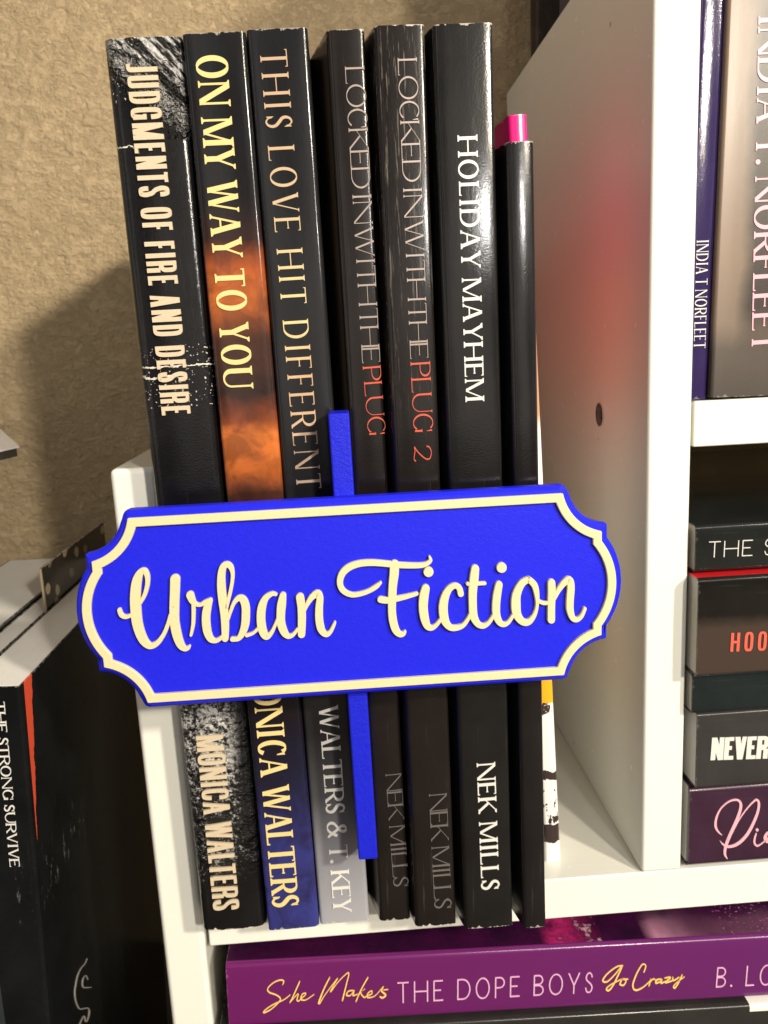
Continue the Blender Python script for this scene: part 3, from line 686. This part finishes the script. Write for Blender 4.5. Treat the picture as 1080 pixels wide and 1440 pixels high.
# stem behind the plaque and the plate that slides between two books
Yst = .925; t0, t1 = at(476, 581, .897), at(518, 1209, .897)
bm = bmesh.new(); wst = 0.0025; yb = ys + .0037
poly = [(t0.x - wst, t0.z), (t0.x + wst, t0.z), (t1.x + wst, t1.z), (t1.x - wst, t1.z)]
prism(bm, poly, lambda u, v, d: Vector((u - CX, d, v - CZ)), .0037, (Yst - YF) * S + .0034)
o = obj('stem', bm, BLUE2, sign); bevel(o, .0005)
gx = at(500, 850, .95).x
bm = bmesh.new(); box(bm, gx - CX - .0005, gx - CX + .0005, (Yst - YF)*S + .0035, (Yst - YF)*S + .085, t1.z - CZ + .010, t0.z - CZ - .012); obj('insert_plate', bm, BLUE2, sign)

# ------------------------------------------------------------------ right of the divider
def flat(name, zt, zb, x0, Y, W, cover_f, label, group=None, L=.2286, roll=0.0, **kw):
    T = zt - zb; m = Matrix.Translation((x0, (Y - 1)*S, zt)) @ Matrix.Rotation(R(90) + roll, 4, 'Y')
    return book(name, m, T, L, W, cover_f(L, T), label, group=group, **kw)
ST = 'paperbacks stacked flat right of the divider'
X0 = XP1 + .0006
zz = lambda py, Y, px=1020: at(px, py, Y).z
# the stack, bottom to top
DPUR = (0.030, 0.010, 0.026)
s1 = flat('paperback', zz(1104, .997), .0012, X0 + .0012, .997, .137, lambda H, T: cover_mat('dark_plum_cover', [(0, DPUR)], H, T, .30, .3, .05), 'dark plum paperback with pink handwritten title, bottom of the flat stack', group=ST, rad=.0022, pages=PAPER_W)
s2 = flat('paperback', zz(1001, .99), s1.matrix_world.translation.z + .0003, X0 + .0020, .99, .137, lambda H, T: cover_mat('grey_cover', [(0, (0.026, 0.0245, 0.025))], H, T, .30, .3, .1), 'dark grey paperback with heavy white condensed title, second from bottom of the flat stack', group=ST, pages=PAPER_W)
s3 = flat('paperback', zz(945, .987), s2.matrix_world.translation.z + .0003, X0, .987, .137, lambda H, T: cover_mat('teal_black_cover', [(0, (0.006, 0.0105, 0.0125))], H, T, .2, .3, .05), 'thin blank teal black paperback between the grey and brown books of the flat stack', group=ST)
def x_hood(g, col, X, Y, Z):
    return g.mix(g.ramp(g.math('ADD', X, g.math('MULTIPLY', g.noise(300, 3), .002)), [(0.0130, 0), (0.0133, 1)]), col, (0.050, 0.034, 0.027))
s4 = flat('paperback', zz(812, .974), s3.matrix_world.translation.z + .0003, X0 - .0002, .974, .137, lambda H, T: cover_mat('dark_red_brown_cover', [(0, (0.016, 0.014, 0.013))], H, T, .22, .3, .2, extra=x_hood), 'thick paperback with brown lower spine and red capitals, in the middle of the flat stack', group=ST)
def x_red(g, col, X, Y, Z): return g.mix(g.math('MULTIPLY', g.math('GREATER_THAN', Y, .0013), g.math('LESS_THAN', X, .004)), col, (0.55, 0.015, 0.02))
s4.children[0].data.materials[0] = cover_mat('dark_red_brown_cover_b', [(0, (0.0055, 0.005, 0.0045))], .2286, .02, .20, .3, .05, extra=lambda g, c, X, Y, Z: x_red(g, x_hood(g, c, X, Y, Z), X, Y, Z))
s5 = flat('paperback', zz(737, .992), s4.matrix_world.translation.z + .0006, X0 + .0004, .992, .137, lambda H, T: cover_mat('black_green_cover', [(0, (0.008, 0.0095, 0.0095))], H, T, .22, .3, .05), 'black paperback with thin white sans serif title, topmost of the flat stack', group=ST)
PINKI = ink('pink_ink', (0.80, 0.42, 0.50), .35, speck=.1); RED2 = ink('coral_ink', (0.80, 0.12, 0.08), .35, speck=.15)
lettering('title', s5, 'THE S', SANS_LIGHT, (994, 784), (1087, 780), (994, 761.5), .992, WHITE_INK, track=.10, lift=.0003)
lettering('title', s4, 'HOOD', COND, (1025.5, 916), (1096, 913), (1027, 890), .974, RED2, track=.20, lift=.0003)
lettering('title', s2, 'NEVER', COND_BLACK, (998, 1068.5), (1079, 1066), (999, 1037), .99, WHITE_INK, lift=.0003)
DIE = [[(355,962,10),(318,930,22),(280,880,30),(262,810,34),(280,700,30),(330,595,22),(400,520,20),(480,470,22),(560,455,26),(610,475,32),(630,530,40),(615,620,42),(570,740,40),(500,900,44),(440,1040,46),(405,1150,40),(400,1240,34),(432,1305,14)],
       [(440,1040,30),(520,890,24),(600,745,18),(690,615,18),(780,510,22),(850,455,26),(888,490,34),(880,600,36),(840,720,40),(770,870,42),(700,980,44),(610,1070,44),(520,1120,38),(430,1130,32),(370,1095,22),(328,1045,8)],
       [(850,945,22),(830,1010,26),(828,1080,28),(865,1120,24),(920,1095,18),(975,1050,18)], [(975,1050,24),(1010,1030,36),(1050,980,40),(1040,930,34),(1000,950,40),(980,1010,46),(1010,1060,36),(1060,1050,26),(1110,1000,18)]]
handwriting('title', s1, DIE, (980, 1080), 10.29, .997, PINKI, lift=.0003, dots=[(865, 888, 22)])

# upper compartment
zu = .6336 * S
u_t0, u_t1 = at(988, 0, 1.012), at(1023, 0, 1.012); u_b = at(994.5, 556, 1.012)
PUR = (0.020, 0.011, 0.062)
Hh = .2286; lean1 = math.atan2(u_t1.x - u_b.x, u_t1.z - u_b.z)
Tb = .0068
m = book_matrix(u_b.x - Tb, .012*S, zu + max(0, Tb*math.sin(lean1)) + .0003, lean1)
p1 = book('paperback', m, Tb, Hh, .137, cover_mat('indigo_cover', [(0, PUR)], Hh, Tb, .16, .6, .2), 'thin indigo paperback leaning against the divider on the upper shelf, white condensed lettering', pages=PAPER_W, rad=.0012)
lettering('author_name', p1, 'INDIA T NORFLEET', dict(SERIF_THIN, ser=.045, T=.10), (979.5, 337), (975, 491), (996, 337), 1.012, WHITE_INK, lift=.0003)
bigL = at(1000, 556, 1.004); Tb2 = .030
def x_big(g, col, X, Y, Z):
    n = g.noise(45, 3, .6); xx = g.math('ADD', X, g.math('MULTIPLY', g.math('SUBTRACT', n, .5), .008))
    halo = g.math('MULTIPLY', g.ramp(g.math('ABSOLUTE', g.math('SUBTRACT', xx, .0135)), [(0.0045, 1), (0.0085, 0)]), g.ramp(Z, [(.010, 0), (.022, 1)]))
    return g.mix(g.math('MULTIPLY', halo, .93), col, (0.016, 0.012, 0.011))
beige = [(0, (.06, .05, .042)), (.055, (.085, .068, .056)), (.085, (.19, .14, .105)), (.16, (.22, .155, .11)), (.5, (.18, .12, .085)), (1, (.17, .112, .075))]
m = book_matrix(bigL.x, .004*S, zu + Tb2*math.sin(lean1*.62) + .0003, lean1*.62)
p2 = book('paperback', m, Tb2, Hh, .137, cover_mat('brown_art_cover', beige, Hh, Tb2, .62, .3, .3, warp=.008, streak=.1, extra=x_big), 'thick tan brown paperback with large pink serif lettering beside the indigo one', pages=PAPER_W, rad=.0009)
lettering('author_name', p2, 'INDIA T. NORFLEET', SERIF, (1066, 20), (1056, 497), (1101, 21), 1.004, PINKI, lift=.0003)

# ------------------------------------------------------------------ lower compartment
def x_purp(g, col, X, Y, Z):
    n = g.noise(70, 4, .6); top = g.math('GREATER_THAN', Y, .0016)
    dark = g.mix(g.ramp(n, [(.3, 0), (.75, 1)]), (0.042, 0.003, 0.034), (0.010, 0.002, 0.016))
    band = lambda z0, z1: g.math('MULTIPLY', g.math('GREATER_THAN', Z, z0), g.math('LESS_THAN', Z, z1))
    n5 = g.noise(190, 5, .7); n6 = g.noise(75, 3, .6)
    f1 = g.math('MULTIPLY', g.ramp(Z, [(.0, 0), (.0954, 0), (.0956, 1), (.101, .9), (.112, 0)]), g.ramp(n5, [(.35, 1), (.62, .15)]))
    dark = g.mix(f1, dark, (0.50, 0.022, 0.16))
    dark = g.mix(g.math('MULTIPLY', band(.099, .112), g.ramp(n5, [(.56, 0), (.66, .8)])), dark, (0.72, 0.42, 0.50))
    lo = g.ramp(g.math('ADD', Y, g.math('MULTIPLY', g.math('SUBTRACT', n6, .5), .02)), [(.006, 1), (.013, 0)])
    dark = g.mix(g.math('MULTIPLY', g.math('MULTIPLY', lo, g.ramp(Z, [(.1250, 0), (.1260, .9), (.132, .6), (.142, .1), (.165, .25)])), g.ramp(n6, [(.3, .4), (.6, 1)])), dark, (0.60, 0.28, 0.42))
    spk = g.math('GREATER_THAN', g.noise(1100, 2, .5), .66)
    dark = g.mix(g.math('MULTIPLY', spk, g.math('GREATER_THAN', Z, .150)), dark, (0.45, 0.12, 0.36))
    return g.mix(top, col, dark)
pa, pb_ = at(317, 1357, .985), at(1080, 1316, .985); roll = math.atan2(pa.z - pb_.z, pb_.x - pa.x)
Tp = (at(640, 1341, .985) - at(640, 1429, .985)).z
m = Matrix.Translation(pa + Vector((0, 0, 0))) @ Matrix.Rotation(R(90) + roll, 4, 'Y')
purp = book('paperback', m, Tp, .2286, .137, cover_mat('purple_cover', [(0, (0.135, 0.011, 0.110)), (1, (0.105, 0.014, 0.120))], .2286, Tp, .34, .3, .15, streak=.15, extra=x_purp),
            'purple paperback lying flat under the shelf board, with gold handwriting and thin pink capitals', rad=.0014)
LILAC = ink('lilac_ink', (0.72, 0.42, 0.62), .4, speck=.1); GOLD2 = ink('yellow_gold_ink', (0.92, 0.62, 0.16), .35, speck=.1)
lettering('title', purp, 'THE DOPE BOYS', SANS_LIGHT, (557, 1410), (835, 1395), (556, 1381), .985, LILAC, track=.10, lift=.0003)
lettering('author_name', purp, 'B. LO', SANS_LIGHT, (1004, 1388), (1087, 1384), (1003, 1360), .985, LILAC, track=.10, lift=.0003)
SHE = [[(205,232,10),(212,212,10),(190,205,10),(150,220,10),(115,255,10),(125,280,10),(165,295,10),(192,318,11),(175,345,12),(130,385,10),(92,402,14),(100,385,10),(150,352,10),(210,325,9),(250,295,8)],
       [(250,340,11),(270,300,11),(308,215,12)],[(252,338,8),(285,300,8),(300,290,9),(292,325,11),(305,330,9),(330,305,8)],[(315,315,8),(338,300,9),(345,285,9),(325,290,10),(315,320,11),(345,325,8),(395,292,7)],
       [(430,345,10),(425,340,16),(455,260,13),(490,190,11)],[(430,348,9),(465,290,8),(537,195,8),(512,240,9),(496,276,10),(545,212,8),(605,160,9),(592,230,11),(568,328,14)],
       [(635,268,9),(605,272,10),(592,295,11),(615,298,9),(640,268,8),(632,298,11),(660,290,7)],[(650,335,11),(680,265,11),(722,190,12)],[(665,290,7),(705,258,9),(680,282,9),(700,310,10),(715,300,8)],[(712,302,8),(745,288,9),(745,270,9),(722,285,10),(722,310,10),(765,300,7),(815,245,8),(805,270,12),(830,295,15),(810,312,15),(795,305,10)],[(815,265,7),(845,262,7)]]
handwriting('title_script', purp, SHE, (350, 1330), 4.32, .985, GOLD2, lift=.0003, wmul=.62)
GOC = [[(290,105,9),(255,112,9),(205,150,10),(182,185,12),(205,192,10),(245,155,9),(285,108,9),(268,150,11),(235,215,11),(212,240,13),(202,228,10),(230,205,8),(280,180,8)],[(285,180,10),(275,205,11),(295,210,10),(308,185,9),(290,178,9),(320,178,7)],
       [(405,140,9),(415,105,9),(395,100,9),(365,150,11),(345,210,12),(360,238,12),(400,222,9),(440,185,8)],[(432,214,11),(442,178,9)],[(436,198,8),(446,184,9),(460,176,9),(467,183,8)],[(500,178,9),(475,182,11),(470,200,11),(495,190,9),(503,178,9),(498,200,10),(520,190,7)],[(518,172,9),(550,168,9),(520,196,11),(560,186,9)],[(562,168,10),(565,186,10),(595,168,9)],[(612,155,9),(590,200,11),(572,226,11),(566,215,9),(590,190,7),(625,165,6)]]
handwriting('title_script', purp, GOC, (800, 1330), 3.857, .985, GOLD2, lift=.0003, wmul=.66)
def x_label(g, col, X, Y, Z): return g.mix(g.math('MULTIPLY', g.math('GREATER_THAN', Z, .1600), g.math('LESS_THAN', X, .0022)), col, (0.8, 0.79, 0.75))
zb_ = at(640, 1430, .985).z; fy = at_z(640, 1439, zb_).y - (-.015*S)
m = m @ Matrix.Translation((Tp + .0003, fy, -.003))
book('hardback', m, .028, .2286, .137, cover_mat('near_black_cover', [(0, (0.017, 0.016, 0.015))], .2286, .028, .35, .3, .2, extra=x_label), 'near black book under the purple paperback, only its top edge showing')

# ------------------------------------------------------------------ left of the shelf
gnd = -.153
atop = at(28, 965, .95); abot = at(69, 1436, .95)
leanA = math.atan2(atop.x - abot.x, atop.z - abot.z); TA = .0140
def x_left(g, col, X, Y, Z):
    n = g.noise(260, 3, .6)
    # red paint splinter printed on the cover beside the spine
    zz_ = g.math('SUBTRACT', .2286, Z); wd = g.math('MULTIPLY', g.math('SUBTRACT', .046, zz_), .125)
    wd = g.math('ADD', wd, g.math('MULTIPLY', g.math('SUBTRACT', n, .5), .0035))
    d = g.math('SUBTRACT', Y, .0026)
    m = g.math('MULTIPLY', g.math('MULTIPLY', g.math('GREATER_THAN', d, 0), g.math('LESS_THAN', d, wd)), g.math('GREATER_THAN', X, TA*.6))
    col = g.mix(m, col, (0.62, 0.075, 0.035))
    sc = g.math('MULTIPLY', g.ramp(g.noise(420, 5, .75, stretch=(1, 1, .4)), [(.58, 0), (.70, 1)]), g.ramp(g.math('ABSOLUTE', g.math('SUBTRACT', zz_, .060)), [(0, 1), (.012, 0)]))
    return g.mix(g.math('MULTIPLY', g.math('MULTIPLY', sc, .35), g.math('GREATER_THAN', X, TA*.6)), col, (.45, .42, .38))
LB = 'books standing left of the shelf'
m = Matrix.Translation((atop.x, (.95-1)*S, atop.z)) @ Matrix.Rotation(leanA, 4, 'Y') @ Matrix.Translation((-TA, 0, -.2286))
A = book('paperback', m, TA, .2286, .138, cover_mat('black_splinter_cover', [(0, (0.0035, 0.0042, 0.0048))], .2286, TA, .30, .3, .3, streak=.2, extra=x_left, spec=.22), 'black paperback with white serif title and red splinter on its cover, left of the shelf', pages=PAPER_W, rad=.0010, pinset=.0002)
lettering('title', A, 'THE STRONG SURVIVE', SERIF, (-8, 986), (14.5, 1219), (6.5, 985), .95, WHITE_INK, lift=.0003)
# chalky scrawl on the cover's face
SCR = [[(420,235,8),(385,320,16),(310,410,18),(250,540,18),(215,700,18),(195,860,18),(210,1010,18),(250,1120,20),(290,1165,22),(360,1155,22),(430,1148,20),(462,1200,18),(450,1300,18),(400,1400,20),(360,1290,16),(285,1440,20)],
       [(435,625,10),(395,545,14),(350,600,16),(335,700,16),(350,765,22),(420,770,22),(500,765,8)]]
MA = A.matrix_world.inverted(); bm = bmesh.new(); k = 0
AX = (A.matrix_world @ Vector((TA, 0, .08)))
nrm = (A.matrix_world.to_3x3() @ Vector((1, 0, 0)))
def onA(px, py):
    r = ray(px, py); o_ = Vector((0, -S, EYE)); t_ = (AX - o_).dot(nrm) / r.dot(nrm); return o_ + r * t_
for s in SCR:
    k += 1
    for j, pl in enumerate(ribbon(smooth(s, 5), None, caps=True)):
        prism(bm, pl, lambda a, b, d: MA @ (onA(90 + a/13.09, 1330 + b/13.09) + nrm * d), 0, .0002 + .000006 * ((k*3 + j) % 5))
obj('cover_script', bm, ink('grey_chalk_ink', (.26, .24, .22), .6), A)
def left_book(xr, T, top, label, cover, Y=.95, H=.2286, W=.138, lean=0.0, name='paperback', pages=PAPER_W):
    m = Matrix.Translation((xr, (Y-1)*S, top)) @ Matrix.Rotation(lean, 4, 'Y') @ Matrix.Translation((-T, 0, -H))
    return book(name, m, T, H, W, cover_mat(name + '_cover', [(0, cover)], H, T, .3), label, pages=pages, pinset=.0002, rad=.001)
tA = atop.z
B1 = left_book(-.4680*S, .0076, tA - .0005, 'white-paged thin paperback directly left of the black splinter book, its page tops lit', (.02, .025, .03), lean=R(-.3))
B2 = left_book(-.5046*S, .031, tA + .0008, 'thick paperback with pale page tops, leftmost of the books beside the shelf', (.012, .012, .014), W=.140, lean=R(.4))
# spotted dark card-thin book pushed back in the gap
xc = -.4605*S; c0 = at_x(66, 866, xc); c1 = at_x(57, 800, xc); cb = at_x(143, 716, xc)
SPOTS = [(91,776,3.2,8.5,1), (107.7,776,3.0,8.5,.9), (67.6,828,3.6,9.5,1), (81,830,3.0,9,.9), (80,846,3.2,8,.55), (144,745,2.8,7,.8), (70,792,3,7,.4), (101,805,3.2,8,.4), (120,772,3,7,.35), (94,850,2.6,6,.4), (133,735,2.4,6,.25)]
def x_spots(g, col, X, Y, Z):
    col = g.mix(g.math('LESS_THAN', Y, .0009), col, (.42, .34, .22)); n = g.noise(900, 2)
    for px, py, rx, rz, k in SPOTS:
        c, e, f = at_x(px, py, xc), at_x(px + rx, py - rx*.9, xc), at_x(px, py + rz, xc)
        dy, dz = (c.y - c0.y), (c.z - gnd); hy, hz = abs(e.y - c.y), abs(f.z - c.z)
        u = g.math('DIVIDE', g.math('SUBTRACT', Y, dy), hy); v = g.math('DIVIDE', g.math('SUBTRACT', Z, dz), hz)
        d = g.math('ADD', g.math('ADD', g.math('MULTIPLY', u, u), g.math('MULTIPLY', v, v)), g.math('MULTIPLY', g.math('SUBTRACT', n, .5), .9))
        col = g.mix(g.math('MULTIPLY', g.ramp(d, [(.62, 1), (1.0, 0)]), k), col, (.44, .36, .24))
    return col
Hc = c1.z - gnd; m = Matrix.Translation((xc - .0007, c0.y, gnd))
cc = book('booklet', m, .0007, Hc, min(cb.y, wy - .003) - c0.y, cover_mat('spotted_cover', [(0, (0.018, 0.014, 0.010))], Hc, .0007, .28, .3, .6, extra=x_spots), 'dark booklet with pale oval spots, standing taller between the white page tops', rad=.0003, bulge=0, pinset=.0008)
# pale-topped book poking in above, its corner towards the shelf
zt = .590 * S; tip = at_z(27, 627, zt); e1 = at_z(0, 603, zt) - tip; e2 = at_z(0, 633, zt) - tip
e1.normalize(); e2.normalize()
bm = bmesh.new(); L1, L2 = .13, .16
poly = [(0, 0), (1, 0), (1, 1), (0, 1)]
fW = lambda u, v, d: Vector(e1 * (L1*u) + e2 * (L2*v) + Vector((0, 0, d)))
W_ = empty('notebook', Matrix.Translation(tip), 'pale-topped notebook lying flat, just its pointed corner showing at the left edge', 'notebook')
prism(bm, poly, fW, 0, -.0006); obj('cover', bm, PAPER_W, W_)
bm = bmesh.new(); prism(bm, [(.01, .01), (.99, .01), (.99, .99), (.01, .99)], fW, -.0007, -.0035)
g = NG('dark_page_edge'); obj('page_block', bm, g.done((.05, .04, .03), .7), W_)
# dark framed board hanging on the wall at upper right
k0 = at(745, 0, 1.825); k1 = at(749.5, 74, 1.825)
def dark_board():
    g = NG('dark_walnut'); n = g.noise(260, 5, .7, stretch=(.7, 1, .25)); n2 = g.noise(700, 3, .7)
    c = g.mix(g.ramp(n, [(.45, 0), (.7, 1)]), (.014, .008, .006), (.075, .045, .032)); return g.done(c, .35, .5, g.bump(n2, .5, .0006))
bm = bmesh.new(); box(bm, k1.x, k1.x + .25, wy - .012, wy - .0005, 1.06*S, 2.3*S)
bd = obj('picture_board', bm, dark_board()); bevel(bd, .001)
tag(bd, 'dark brown board against the wall above the top corner of the divider', 'board')
bpy.context.view_layer.update()
